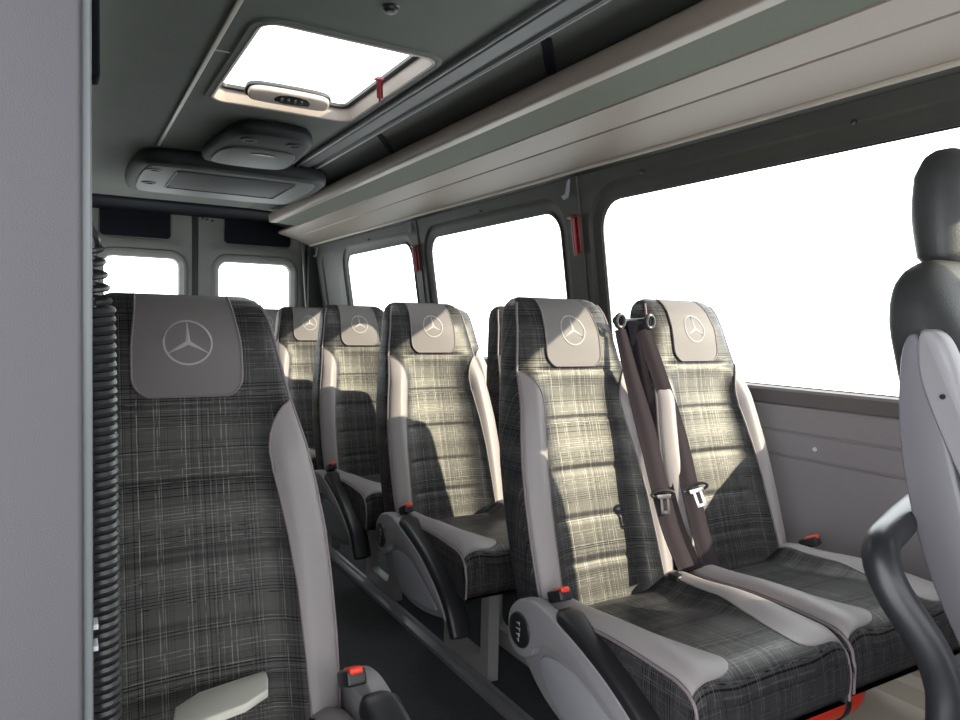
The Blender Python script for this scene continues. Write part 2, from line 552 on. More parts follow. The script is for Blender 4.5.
def make_armrest(parent, sgn):
    """side cover, swinging arm with hub dial, black pad; sgn = side of the seat"""
    def X(a, b): return (min(sgn * a, sgn * b), max(sgn * a, sgn * b))
    leaf = [(-.046, .43), (-.04, .475), (-.01, .505), (.05, .505), (.13, .49), (.21, .465), (.29, .43), (.35, .39), (.40, .345), (.385, .328), (.33, .315), (.24, .300), (.14, .302), (.06, .330), (0, .375), (-.035, .405)]
    leaf = smooth_poly([(-a, z - FL) for a, z in leaf], 2)
    g = G().prism(leaf, 'x', *X(.207, .228), bev=.007)
    cover = g.out('side_cover', M['grey'], parent, ang=30)
    lens = smooth_poly([(-a, z - FL) for a, z in [(.045, .405), (.09, .432), (.17, .428), (.26, .395), (.33, .358), (.36, .338), (.30, .328), (.20, .318), (.12, .325)]], 2)
    G().prism(lens, 'x', *X(.222, .2335), bev=.005).out('inset_panel', M['greyl'], cover, ang=30)
    # the arm: hub and curved band
    top = catmull([(a, z) for a, z in ARC], 4)
    low = catmull([(.44, .335), (.40, .350), (.33, .388), (.25, .424), (.17, .447), (.10, .450), (.06, .435), (.045, .415), (.02, .398), (-.01, .394), (-.038, .408), (-.050, .430)], 4)
    pts = [(-p[0], p[1] - FL) for p in (top[:-1] + low[:-1])]
    arm = G().prism(pts, 'x', *X(.212, .245), bev=.006).out('armrest', M['grey'], parent, ang=30)
    # pad along the top
    line = catmull([(.102, .520), (.135, .514), (.20, .495), (.28, .463), (.35, .423), (.41, .374), (.445, .318), (.455, .30)], 5)
    rings = []; vs = []; fs = []
    k = len(line)
    for i, p in enumerate(line):
        t = (line[min(k - 1, i + 1)] - line[max(0, i - 1)]).normalized(); nr = Vector((-t.y, t.x))
        if nr.y < 0: nr = -nr
        u = i / (k - 1); sc = min(1, (u / .12)) ** .5 * min(1, ((1 - u) / .07 + .12)) ** .5
        sc = max(.15, sc)
        for j in range(16):
            q = 2 * PI * j / 16
            cx = .213 + .030 * sc * math.copysign(abs(math.cos(q)) ** .6, math.cos(q))
            h = .004 + .016 * sc * math.copysign(abs(math.sin(q)) ** .6, math.sin(q))
            pp = p + nr * h
            vs.append((sgn * cx, -pp.x, pp.y - FL))
    for i in range(k - 1):
        for j in range(16):
            j2 = (j + 1) % 16; fs.append([i * 16 + j, i * 16 + j2, (i + 1) * 16 + j2, (i + 1) * 16 + j])
    fs.append(list(range(16))); fs.append([(k - 1) * 16 + j for j in range(16)])
    build('armrest_pad', vs, fs, M['black'], arm, ang=50)
    # hub dial with its small pale marks
    hc = (0, .0, .452 - FL)
    prof = [(0, .250), (.032, .250), (.0365, .2485), (.038, .245), (.038, .240)]
    d = G().lathe([(r, sgn * h) for r, h in prof], (0, 0, .452 - FL), 'x', 32).out('dial', M['blackg'], arm, ang=30)
    g = G()
    x0, x1 = X(.2495, .2508)
    for kz, ln in ((.016, .010), (.004, .014), (-.008, .010), (-.019, .006)):
        g.box((x0, -ln / 2, hc[2] + kz - .001), (x1, ln / 2, hc[2] + kz + .001))
        g.box((x0, -ln / 2 - .001, hc[2] + kz - .004), (x1, -ln / 2 + .001, hc[2] + kz + .004))
    g.out('dial_marking', M['mark'], d, smooth=False)

def make_buckle(parent, x, a, z, tilt=.5, yaw=0):
    p = bpy.data.objects.new('buckle', None)
    bpy.data.objects.remove(p)
    mt = Matrix.Translation((x, -a, z - FL)) @ Matrix.Rotation(yaw, 4, 'Z') @ Matrix.Rotation(tilt, 4, 'X')
    g = G().box((-.015, -.012, -.035), (.015, .012, .014), .004)
    g.v = [mt @ v for v in g.v]
    o = g.out('belt_buckle', M['black'], parent)
    g = G().box((-.0105, .004, -.018), (.0105, .0155, .0165), .004)
    g.v = [mt @ v for v in g.v]
    g.out('release_button', M['red'], o)
    return o

def make_pedestal(parent):
    """welded side frame under the seat with a rounded opening, and a shallow seat pan"""
    g = G()
    for x in (-.012, .150):
        # plate in the YZ plane with two openings, made as a rim of bars
        def mp(u, v, d): return (x + d, u, v)
        cell(g, mp, -.26, .02, 0, .345, -.215, -.02, .055, .30, .035, [(0, 0), (0, .036)])
        def mp2(u, v, d): return (x + .036 - d, u, v)
        cell(g, mp2, -.26, .02, 0, .345, -.215, -.02, .055, .30, .035, [(0, 0)])
        g.add([(x, -.26, 0), (x + .036, -.26, 0), (x + .036, -.26, .345), (x, -.26, .345)], [[0, 1, 2, 3]])
        g.add([(x, .02, 0), (x + .036, .02, 0), (x + .036, .02, .345), (x, .02, .345)], [[0, 1, 2, 3]])
    g.out('pedestal_frame', M['frame'], parent, smooth=False, recalc=True)
    G().box((-.17, -.25, .315), (.19, .0, .343), .01).out('seat_pan', M['black'], parent)

def make_seat(name, label, arm=None, arm_dz=0):
    t = thing(name, label, 'seat')
    b = make_backrest(t, M['plaid'])
    # grey side bolsters
    inn = [(.44, .150), (.50, .149), (.60, .147), (.70, .143), (.78, .135), (.84, .126), (.88, .119), (.915, .115), (.94, .118), (.96, .125), (.975, .135), (.985, .146), (.992, .160)]
    zs = frange(.455, .93, 48) + [.94, .948, .956, .963, .969, .974, .979, .983, .987, .990, .992]
    for s in (-1, 1):
        xi = lambda z: s * min(interp(inn, z), hwf(z) * .94)
        xo = lambda z: s * hwf(z) * .955
        bo, _ = patch('side_bolster', t, M['vinyl'], zs, xi, xo, .0035, nx=12)
        line = [(xi(z), front(xi(z), z) - .004, z - FL) for z in zs]
        G().tube(line, .0016, 6).out('seam', M['piping'], bo)
        zz = [ZT(z) for z in frange(.46, 1.13, 70) + [1.145, 1.157, 1.167, 1.175]]
        ln = [(s * hwf(z) * .965, front(s * hwf(z) * .965, z) - .001, z - FL) for z in zz]
        G().tube(ln, .0030, 7).out('piping', M['piping'], t)
    # headrest pad, star and its border
    zp = [1.004, 1.0065, 1.010, 1.015, 1.021, 1.028] + frange(1.036, 1.14, 12) + [1.15, 1.158, 1.166, 1.173, 1.179, 1.184, 1.188, 1.1915]
    zp = [ZT(z) for z in zp]
    def pw(z):
        w = .081 - .010 * sstep(1.07, 1.18, z)
        if z < 1.036:
            q = (1.036 - z) / .034; w -= .034 * (1 - math.sqrt(max(0, 1 - min(1, q) ** 2)))
        return w
    hp, edge = patch('headrest_pad', t, M['pad'], zp, lambda z: -pw(z), pw, .004, nx=16)
    k = len(zp)
    eb = [(-pw(z), front(-pw(z), z) - .004, z - FL) for z in reversed(zp)] + [(x, front(x, zp[0]) - .004, zp[0] - FL) for x in frange(-pw(zp[0]), pw(zp[0]), 10)] + [(pw(z), front(pw(z), z) - .004, z - FL) for z in zp]
    G().tube(eb, .0021, 6).out('stitched_border', M['piping'], hp)
    emblem_mesh(1.091, hp, .004)
    c = make_cushion(t, M['plaid'])
    for s in (-1, 1):
        cush_patch(t, s)
        ln = [cush_pt(s * CW * .985, a) + Vector((0, 0, .002)) for a in frange(.01, AF - .055, 16)]
        ln += [cush_pt(s * CW * .985, AF - .055 + .055 * math.sin(PI / 2 * i / 8)) + Vector((0, 0, .001)) for i in range(1, 9)]
        lz = ln[-1].z
        ln += [Vector((s * CW * .985, -AF - .004, lz + (.402 - FL - lz) * i / 5)) for i in range(1, 6)]
        G().tube(ln, .0030, 7).out('cushion_piping', M['piping'], t)
    make_pedestal(t)
    if arm:
        make_armrest(t, arm)
        for ch in list(t.children):
            if ch.name.startswith(('side_cover', 'armrest')): ch.location.z = arm_dz
        make_buckle(t, arm * .194, .078, .545 + arm_dz, 1.15, 0)
    return t

def flip_note(): pass
aisle = make_seat('passenger_seat', 'half sunlit front aisle seat with dark belts hanging at its right edge', -1)
AX, WX = 1.085, 1.506
aisle.location = (AX, 1.253, FL); aisle['group'] = 'seats in the aisle column'
rows = [2.025, 2.72, 3.43, 4.31]
lab = ['sunlit aisle seat in the second row, directly behind the front aisle seat', 'aisle seat in the third row, its left bolster in deep shade',
       'aisle seat in the fourth row, partly hidden behind the third row seat', 'rearmost aisle seat, only its upper left edge showing near the rear door']
for y, l in zip(rows, lab):
    c = copy_tree(aisle); c.location = (AX, y, FL); c['label'] = l
win = make_seat('passenger_seat', 'front window seat fully facing us beside the grey lower wall panel', None)
make_buckle(win, .216, .075, .535, 1.15, .3)
win.location = (WX - .004, 1.253, FL + .010); win['group'] = 'seats in the window column'
for y, l in zip(rows[:2], ['second row window seat, only its dark left edge showing behind the front aisle seat',
                           'third row window seat, a strip showing right of the second row aisle seat']):
    c = copy_tree(win); c.location = (WX, y, FL); c['label'] = l
left = make_seat('passenger_seat', 'large shaded single plaid seat on the near left, behind the coiled cable', 1, .045)
left.location = (.178, 1.095, FL - .03); left.scale = (1.045, 1, 1)

# ------------------------------------------------------------------ belts between the two front seats
def ribbon(name, m, pts, w, parent=None, dirs=None, th=.0016, fold=0.):
    P = catmull([Vector(p) for p in pts], 6); k = len(P)
    vs, fs = [], []
    for i, p in enumerate(P):
        t = (P[min(k - 1, i + 1)] - P[max(0, i - 1)]).normalized()
        u = i / (k - 1)
        d = dirs(u) if dirs else Vector((1, 0, 0))
        d = (d - t * d.dot(t)).normalized(); n = t.cross(d)
        ww = w(u) if callable(w) else w
        for j in range(9):
            q = j / 8 - .5
            vs.append(p + d * ww * q + n * (th + fold * math.cos(q * 2 * PI)))
        for j in range(9):
            q = .5 - j / 8
            vs.append(p + d * ww * q + n * (-th + fold * math.cos(q * 2 * PI)))
    for i in range(k - 1):
        for j in range(18):
            j2 = (j + 1) % 18; fs.append([i * 18 + j, i * 18 + j2, (i + 1) * 18 + j2, (i + 1) * 18 + j])
    fs.append(list(range(18))); fs.append([(k - 1) * 18 + j for j in range(18)])
    return build(name, vs, fs, m, parent, ang=50)

def belt(label, pts, tong, wtop, yaw):
    t = thing('seat_belt', label, 'seat belt', (pts[-1][0], pts[-1][1], pts[-1][2]), 0, 'seat belts hanging between the two front row seats')
    o = Vector(pts[-1])
    Q = [Vector(p) - o for p in pts]
    ribbon('belt_webbing', M['strap'], Q, lambda u: wtop + (.046 - wtop) * min(1, u * 2.5), t,
           lambda u: Vector((math.cos(yaw(u)), math.sin(yaw(u)), 0)), fold=.0015)
    return t, o
b1, o1 = belt('left seat belt strap with a flat steel tongue in an oval black loop',
              [(1.222, 1.40, 1.095), (1.222, 1.355, .985), (1.234, 1.31, .858), (1.236, 1.265, .738), (1.243, 1.225, .628), (1.252, 1.18, .545)], None, .028, lambda u: -.5 + .3 * u)
b2, o2 = belt('right seat belt strap with steel tongue angled towards the window seat',
              [(1.318, 1.42, 1.095), (1.345, 1.37, .950), (1.358, 1.32, .820), (1.352, 1.27, .702), (1.345, 1.225, .605), (1.332, 1.17, .520)], None, .040, lambda u: -.45 + .1 * u)
b3, o3 = belt('middle seat belt strap hanging nearly edge-on between the other two',
              [(1.300, 1.43, 1.086), (1.306, 1.40, .96), (1.310, 1.355, .83), (1.300, 1.31, .71), (1.296, 1.26, .61), (1.298, 1.20, .525)], None, .022, lambda u: -.9)

def tongue(parent, o, c, rz, tilt, rx=0):
    mt = Matrix.Translation(Vector(c) - o) @ Matrix.Rotation(rz, 4, 'Z') @ Matrix.Rotation(tilt, 4, 'Y') @ Matrix.Rotation(rx, 4, 'X')
    g = G()
    g.tube([(.029 * math.cos(q), -.004, .009 * math.sin(q)) for q in [2 * PI * i / 24 for i in range(24)]], .0035, 7, closed=True)
    g.v = [mt @ v for v in g.v]; lp = g.out('belt_loop', M['black'], parent)
    g = G()
    g.prism([(-.018, .0), (.018, .0), (.016, -.010), (-.016, -.010)], 'y', -.010, -.006, .001)
    g.box((-.011, -.010, -.045), (-.005, -.007, -.008)); g.box((.005, -.010, -.045), (.011, -.007, -.008))
    g.box((-.011, -.010, -.045), (.011, -.007, -.038))
    g.v = [mt @ v for v in g.v]; g.out('steel_tongue', M['steel'], lp, ang=30)
tongue(b1, o1, (1.235, 1.247, .705), -.35, -.05, -.2)
tongue(b2, o2, (1.335, 1.238, .712), -.6, -.35, -.2)
for t, o in ((b1, o1), (b2, o2)):
    pass
# belt end bracket & guide
g = G().box((1.225, 1.18, .500), (1.262, 1.215, .528), .006)
tag(g.out('belt_anchor', M['black'], None), 'small black belt anchor wedged at the foot of the left hanging strap', 'anchor')
t = thing('belt_guide', 'black belt guide bar bridging the tops of the two front seats', 'belt guide', (1.268, 1.425, 1.106))
G().tube([(-.055, -.02, .012), (-.02, -.005, .006), (.02, -.005, .006), (.05, -.02, .010)], .012, 10).out('bar', M['blackg'], t)
G().prism(smooth_poly([(-.025, .012), (.022, .012), (.016, -.02), (.008, -.055), (-.010, -.055), (-.014, -.02)], 1), 'y', -.022, .0, .004).out('bracket', M['blkstrap'], t)
for x in (-.052, .048):
    g = G().tube([(x + .013 * math.cos(q), -.030, .010 + .016 * math.sin(q)) for q in [2 * PI * i / 20 for i in range(20)]], .006, 8, closed=True)
    g.out('guide_eye', M['blackg'], t)

# ------------------------------------------------------------------ driver seat on the near right
def driver_seat():
    cx, yb = 1.485, .53
    t = thing('driver_seat', 'black leather front seat with separate headrest at the right edge', 'seat', (cx, yb, FL))
    prof = [(.40, .20), (.6, .23), (.9, .255), (1.02, .262), (1.10, .258), (1.15, .245), (1.185, .225), (1.21, .195), (1.228, .155), (1.236, .11)]
    dp = [(.4, .06), (1.12, .06), (1.17, .052), (1.20, .042), (1.22, .03), (1.236, .008)]
    n = 48; vs, fs = [], []
    zs = frange(.40, 1.12, 30) + frange(1.13, 1.236, 14)
    for z in zs:
        h = interp(prof, z) - .012; d = interp(dp, z)
        for j in range(n):
            q = 2 * PI * j / n; c, s = math.cos(q), math.sin(q)
            x = h * math.copysign(abs(c) ** .6, c); sx = abs(x) / h
            y = d * math.copysign(abs(s) ** .6, s)
            if s < 0: y -= .035 * math.exp(-((sx - .8) / .25) ** 2) * abs(s) ** .5 * (1 - sstep(1.0, 1.2, z))
            vs.append((x, y + .27 * (z - .488), z - FL))
    for i in range(len(zs) - 1):
        for j in range(n):
            j2 = (j + 1) % n; fs.append([i * n + j, i * n + j2, (i + 1) * n + j2, (i + 1) * n + j])
    fs.append(list(range(n))); fs.append([(len(zs) - 1) * n + j for j in range(n)])
    b = build('backrest', vs, fs, M['leather'], t, ang=60)
    # pale centre insert on the front face
    vs, fs = [], []
    zz = frange(.55, 1.205, 26); nx = 10
    for z in zz:
        d = interp(dp, z)
        w = .115 if z < 1.15 else .115 - .3 * (z - 1.15)
        for i in range(nx + 1):
            x = -w + 2 * w * i / nx; vs.append((x, -d - .006 + .27 * (z - .488), z - FL))
    for j in range(len(zz) - 1):
        for i in range(nx):
            p = j * (nx + 1) + i; fs.append([p, p + 1, p + nx + 2, p + nx + 1])
    o = build('centre_insert', vs, fs, M['cream'], b)
    sm = o.modifiers.new('solid', 'SOLIDIFY'); sm.thickness = .008
    # headrest
    vs, fs = [], []
    prof = [(1.250, .105), (1.256, .122), (1.27, .131), (1.32, .136), (1.38, .134), (1.43, .122), (1.465, .100), (1.482, .075), (1.490, .04)]
    dp2 = [(1.25, .030), (1.27, .048), (1.35, .055), (1.43, .05), (1.47, .035), (1.49, .012)]
    zs = [1.25, 1.253, 1.257, 1.263, 1.27, 1.28] + frange(1.30, 1.43, 9) + [1.44, 1.45, 1.46, 1.47, 1.477, 1.483, 1.487, 1.49]
    for z in zs:
        h = interp(prof, z); d = interp(dp2, z)
        for j in range(n):
            q = 2 * PI * j / n; c, s = math.cos(q), math.sin(q)
            vs.append((.072 + h * .95 * math.copysign(abs(c) ** .7, c), (.235) + .10 * (z - 1.25) + d * math.copysign(abs(s) ** .7, s), z - .022 - FL))
    for i in range(len(zs) - 1):
        for j in range(n):
            j2 = (j + 1) % n; fs.append([i * n + j, i * n + j2, (i + 1) * n + j2, (i + 1) * n + j])
    fs.append(list(range(n))); fs.append([(len(zs) - 1) * n + j for j in range(n)])
    hr = build('headrest', vs, fs, M['leather'], t, ang=60)
    g = G()
    for x in (.0, .12): g.tube([(x, .205, 1.17 - FL), (x, .235, 1.30 - FL)], .007, 10)
    g.out('headrest_post', M['steel'], hr)
    # grey side shell and the raised armrest
    sh = smooth_poly([(.165, 1.10 - FL), (.130, 1.10 - FL), (.09, .95 - FL), (.03, .74 - FL), (-.02, .56 - FL), (.02, .55 - FL), (.065, .63 - FL), (.114, .73 - FL), (.152, .86 - FL), (.168, .98 - FL)], 2)
    G().prism(sh, 'x', -.262, -.228, .008).out('side_shell', M['shell'], t, ang=30)
    ar = smooth_poly([(.112, 1.108 - FL), (.138, 1.108 - FL), (.136, 1.04 - FL), (.107, .965 - FL), (.055, .86 - FL), (-.02, .74 - FL), (-.07, .74 - FL), (.015, .89 - FL), (.070, 1.02 - FL), (.090, 1.08 - FL)], 2)
    a = G().prism(ar, 'x', -.268, -.222, .010).out('armrest', M['grey'], t, ang=30)
    G().lathe([(0, -.271), (.004, -.271), (.005, -.267)], (0, .090, 1.0 - FL), 'x', 14).out('screw', M['black'], a)
    # cushion and base, mostly outside the view
    G().box((-.25, -.46, .40 - FL), (.25, .05, .50 - FL), .04).out('seat_cushion', M['leather'], t)
    G().box((-.20, -.40, 0), (.20, .0, .36), .02).out('seat_box', M['black'], t)
    return t
ds = driver_seat()
ds.location = (1.485 * .95, .53 * .95, FL); ds.scale = (.95,) * 3
ds.location.z = 1.10 - (1.10 - FL) * .95

# black bent grab rail
pts = catmull([(1.42, .745, .785), (1.285, .70, .784), (1.18, .665, .780), (1.105, .640, .775), (1.075, .625, .764), (1.064, .612, .742), (1.069, .593, .706), (1.093, .560, .645), (1.110, .545, .592), (1.114, .54, .53), (1.114, .54, .30), (1.114, .54, FL)], 6)
g = G().tube([p for p in pts], .026, 20)
g.v = [Vector((v.x * .95, v.y * .95, max(FL, 1.10 + (v.z - 1.10) * .95))) for v in g.v]
t = tag(g.out('grab_rail', M['blackg'], None, ang=60), 'thick black bent grab rail in front of the window seat cushion', 'grab rail')

# ------------------------------------------------------------------ right wall
def wx(z): return 1.9 - (z - .94) * .152
def wmap(u, v, d): return (wx(v) + d, u, v)
WIN = [(.10, 2.225, .115), (2.49, 3.73, .10), (3.985, 5.125, .10)]
cells = [(-.02, 2.355), (2.355, 3.87), (3.87, 5.20)]
g = G()
st = [(.062, .0), (.050, .012), (.030, .016), (.008, .018), (.008, .012), (.0, .012), (0, .026)]
for (y0, y1), (a0, a1, r) in zip(cells, WIN):
    cell(g, wmap, y0, y1, .90, 1.735, a0, a1, .928, 1.588, r, st)
cell(g, wmap, 5.20, 5.82, .90, 1.735, 5.32, 5.66, 1.0, 1.63, .08, [(.012, 0), (0, .014), (-.02, .016)], fill=True)
# plain cab section with its own side window
cell(g, wmap, -1.6, -.02, .90, 1.735, -1.2, -.50, .99, 1.56, .10, st)
struct(g.out('wall_right', M['wall'], None, ang=30))
# post grooves: slim cover strips on the two posts
for i, yc in enumerate((2.36, 3.87)):
    g = G()
    g.add([wmap(yc - .035, .95, -.001), wmap(yc - .035, 1.70, -.001), wmap(yc - .030, 1.70, -.007), wmap(yc - .030, .95, -.007),
           wmap(yc + .030, .95, -.007), wmap(yc + .030, 1.70, -.007), wmap(yc + .035, 1.70, -.001), wmap(yc + .035, .95, -.001)],
          [[0, 1, 2, 3], [3, 2, 5, 4], [4, 5, 6, 7]])
    struct(g.out('trim_%d' % (i + 1), M['wall'], None, ang=20))
nwin = 1
def pane(mp, a0, a1, b0, b1, r, d, th=.004):
    global nwin
    o = sub_edges(rrect(a0, a1, b0, b1, r), .12); n = len(o)
    vs = [mp(p[0], p[1], d) for p in o] + [mp(p[0], p[1], d + th) for p in o]
    fs = [list(range(n)), [n + i for i in range(n)]] + [[i, (i + 1) % n, n + (i + 1) % n, n + i] for i in range(n)]
    w = struct(build('window_%d' % nwin, vs, fs, M['glass'], None, smooth=False)); nwin += 1
    # rubber seal round the pane
    q = [mp(p[0], p[1], d - .002) for p in sub_edges(rrect(a0 + .006, a1 - .006, b0 + .006, b1 - .006, r), .12)]
    G().tube(q, .003, 6, closed=True).out('window_seal', M['rubber'], w)
    return w
for a0, a1, r in WIN: pane(wmap, a0 - .004, a1 + .004, .924, 1.592, r, .020)
pane(wmap, -1.204, -.496, .986, 1.564, .1, .048)

# small clips above the windows
for k, (y, z) in enumerate(((1.165, 1.648), (1.96, 1.655), (3.10, 1.655), (4.60, 1.655))):
    g = G().lathe([(0, -.012), (.006, -.011), (.008, -.006), (.008, 0)], (wx(z), y, z), 'x', 14)
    nm = ['above the large window, right of its middle', 'above the back corner of the large window', 'above the middle side window', 'above the small rear side window'][k]
    tag(g.out('trim_clip', M['black'], None), 'small dark trim clip ' + nm, 'clip', 'trim clips above the side windows')

# lower wall: ribbed grey panel under the sill
prof = [(1.915, .930), (1.890, .926), (1.884, .918), (1.884, .880), (1.890, .876), (1.893, .872), (1.889, .866), (1.895, .800), (1.902, .797), (1.902, .793), (1.896, .790),
        (1.898, .726), (1.906, .723), (1.906, .719), (1.898, .716), (1.900, .42), (1.896, .405), (1.86, .395), (1.855, .385), (1.860, .05)]
g = G().extr(prof[2:4] + prof[4:5], -1.0, 5.82); 
g = G().extr(prof[4:], -1.0, 5.82); struct(g.out('trim_3', M['lower'], None, ang=20))
g = G().extr(prof[:5], -1.0, 5.82); struct(g.out('trim_4', M['sill'], None, ang=20))
g = G().lathe([(0, -.006), (.004, -.0055), (.0065, -.003), (.007, 0)], (1.897, 1.31, .757), 'x', 16)
tag(g.out('rivet', M['white'], None), 'small pale round rivet on the lower wall panel', 'rivet')

# heater duct on the floor under the front window seat
t = thing('heater_duct', 'pale beige heater duct housing on the floor under the front window seat', 'duct', (1.70, .95, FL))
pr = [(-.19, 0), (-.19, .10), (-.175, .125), (-.02, .20), (-.005, .235), (.02, .25), (.145, .25), (.145, 0)]
G().extr(pr, -.12, .035, closed=True, cap=True).out('housing', M['trim'], t, ang=30)
G().prism(smooth_poly([(-.205, 0), (-.205, .125), (-.17, .15), (.0, .235), (.02, .275), (.15, .275), (.15, 0)], 1), 'y', -.145, -.12, .004).out('end_plate', M['trim'], t, ang=30)
# fire extinguisher slung under the cushion
t = thing('fire_extinguisher', 'red fire extinguisher lying under the front seat cushions', 'fire extinguisher', (1.29, .905, .335))
Lp = [(0, -.20), (.03, -.198), (.042, -.188), (.045, -.17), (.045, .14), (.040, .165), (.025, .185), (.014, .19), (.014, .215), (0, .215)]
G().lathe(Lp, (0, 0, 0), 'x', 28).out('cylinder', M['red'], t)
for x in (-.10, .09):
    G().lathe([(.0455, x), (.048, x + .002), (.048, x + .018), (.0455, x + .020)], (0, 0, 0), 'x', 28).out('clamp_band', M['black'], t)
G().box((-.12, -.02, -.25), (-.08, .02, -.04), .004).out('bracket', M['black'], t)

# ------------------------------------------------------------------ rear doors
YR = 5.90
def rmap(u, v, d): return (u, YR + d, v)
g = G()
dst = [(.060, .0), (.048, -.014), (.030, -.014), (.012, 0), (.0, .012), (0, .05)]
for k, (x0, x1, a0, a1, c0, c1) in enumerate(((.04, .865, .26, .775, .235, .715), (.905, 1.76, 1.06, 1.62, 1.10, 1.62))):
    g = G()
    cell(g, rmap, x0, x1, .80, 1.635, a0, a1, 1.0, 1.555, .07, dst)
    # upper recess with a dark cloth panel
    cell(g, rmap, x0, x1, 1.635, 1.98, c0, c1, 1.69, 1.905, .035, [(.015, 0), (.004, .006), (0, .012)], fill=True)
    g.add([(x0, YR, FL), (x1, YR, FL), (x1, YR, .80), (x0, YR, .80)], [[0, 1, 2, 3]])
    d = struct(g.out('door_%d' % (k + 1), M['door'], None, ang=30))
    pts = rrect(c0 + .004, c1 - .004, 1.694, 1.901, .03)
    G().prism(pts, 'y', YR + .002, YR + .011, .002).out('cloth_panel', M['dark'], d)
    pane(rmap, a0 - .003, a1 + .003, .997, 1.558, .07, .045)
    for hx in ((.76, .80, .83) if k == 0 else (.94, .97, 1.01)):
        G().lathe([(0, -.004), (.009, -.003), (.010, 0)], (hx, YR, 1.90 - abs(hx - .8) * .2), 'y', 12).out('bolt', M['black'], d)
g = G().box((.862, YR - .006, FL), (.908, YR + .03, 2.0), .004)
struct(g.out('trim_5', M['rubber'], None))
g = G().box((1.735, YR - .10, FL), (1.93, YR + .06, 1.86), .02)
struct(g.out('trim_6', M['rubber'], None))
g = G().tube([(1.735, YR - .07, FL), (1.735, YR - .07, 1.2), (1.70, YR - .05, 1.75), (1.66, YR - .03, 1.90)], .012, 8)
struct(g.out('trim_7', M['door'], None))
g = G().box((-.12, YR - .55, 1.880), (1.78, YR + .05, 1.93), .03)
struct(g.out('trim_8', M['dark'], None))
# back wall outside the doors
g = G().box((-.2, YR + .02, FL), (.04, YR + .06, 2.0)); g.box((1.76, YR + .02, FL), (1.95, YR + .06, 2.0)); g.box((-.2, YR + .03, 1.95), (1.95, YR + .07, 2.1))
struct(g.out('wall_back', M['door'], None, smooth=False))

# ------------------------------------------------------------------ ceiling with the hatch opening
SX0, SX1, SY0, SY1 = .465, .998, 1.99, 2.795
cs = G()
def cmap(u, v, d): return (u, v, 1.9 + d)
cell(cs, cmap, .05, 1.15, 1.5, 3.2, SX0, SX1, SY0, SY1, .06, [(.025, 0), (.020, -.006), (0.006, -.006), (0, 0)])
for a, b in ((-1.6, 1.5), (3.2, 5.95)):
    cs.add([(.05, a, 1.9), (1.15, a, 1.9), (1.15, b, 1.9), (.05, b, 1.9)], [[0, 1, 2, 3]])
pr = [(.05, 1.9), (-.02, 1.885), (-.08, 1.84), (-.12, 1.76), (-.14, 1.70)]
cs.extr(pr, -1.6, 5.95)
# outer roof skin, keeps daylight out
cs.add([(-.2, -1.6, 1.935), (SX0 - .04, -1.6, 1.935), (SX0 - .04, 5.95, 1.935), (-.2, 5.95, 1.935)], [[0, 1, 2, 3]])
cs.add([(SX1 + .04, -1.6, 1.935), (1.95, -1.6, 1.935), (1.95, 5.95, 1.935), (SX1 + .04, 5.95, 1.935)], [[0, 1, 2, 3]])
cs.add([(SX0 - .04, -1.6, 1.935), (SX1 + .04, -1.6, 1.935), (SX1 + .04, SY0 - .04, 1.935), (SX0 - .04, SY0 - .04, 1.935)], [[0, 1, 2, 3]])
cs.add([(SX0 - .04, SY1 + .04, 1.935), (SX1 + .04, SY1 + .04, 1.935), (SX1 + .04, 5.95, 1.935), (SX0 - .04, 5.95, 1.935)], [[0, 1, 2, 3]])
struct(cs.out('ceiling', M['ceil'], None, ang=30))
g = G().extr([(1.15, 1.9), (1.30, 1.895), (1.45, 1.88), (1.62, 1.84), (1.72, 1.78), (1.80, 1.72), (1.95, 1.70), (1.95, 2.1)], -1.6, 5.95)
struct(g.out('trim_9', M['side'], None, ang=30))

# roof hatch
t = thing('roof_hatch', 'pale framed roof hatch with a glass lid set in the ceiling', 'roof hatch', ((SX0 + SX1) / 2, (SY0 + SY1) / 2, 1.9))
hx, hy = (SX1 - SX0) / 2, (SY1 - SY0) / 2
ro = sub_edges(rrect(-hx, hx, -hy, hy, .06), .2); ri = sub_edges(rrect(-hx + .004, hx - .004, -hy + .004, hy - .004, .06), .2)
def ring(g, levels):
    """levels: (inset, z)"""
    base = rrect(-hx, hx, -hy, hy, .06, 8); n = len(base); vs = []; fs = []
    for ins, z in levels:
        for p in base:
            qx = min(max(p[0], -hx + .06), hx - .06); qy = min(max(p[1], -hy + .06), hy - .06)
            dx, dy = p[0] - qx, p[1] - qy; l = math.hypot(dx, dy)
            vs.append((p[0] - dx / l * ins, p[1] - dy / l * ins, z))
    for k in range(len(levels) - 1):
        for i in range(n):
            j = (i + 1) % n; fs.append([k * n + i, k * n + j, (k + 1) * n + j, (k + 1) * n + i])
    g.add(vs, fs)
g = G(); ring(g, [(-.004, -.002), (.0, -.008), (.008, -.006), (.020, .034), (.020, .046)])
fr = g.out('hatch_frame', M['skyf'], t, ang=30)
g = G(); ring(g, [(.020, .040), (.024, .036), (.032, .036), (.036, .040), (.036, .052)])
g.out('hatch_seal', M['rubber'], t, ang=30)
pts = rrect(-hx + .03, hx - .03, -hy + .03, hy - .03, .05)
G().prism(pts, 'z', .046, .050).out('lid_glass', M['glass'], t, smooth=False)
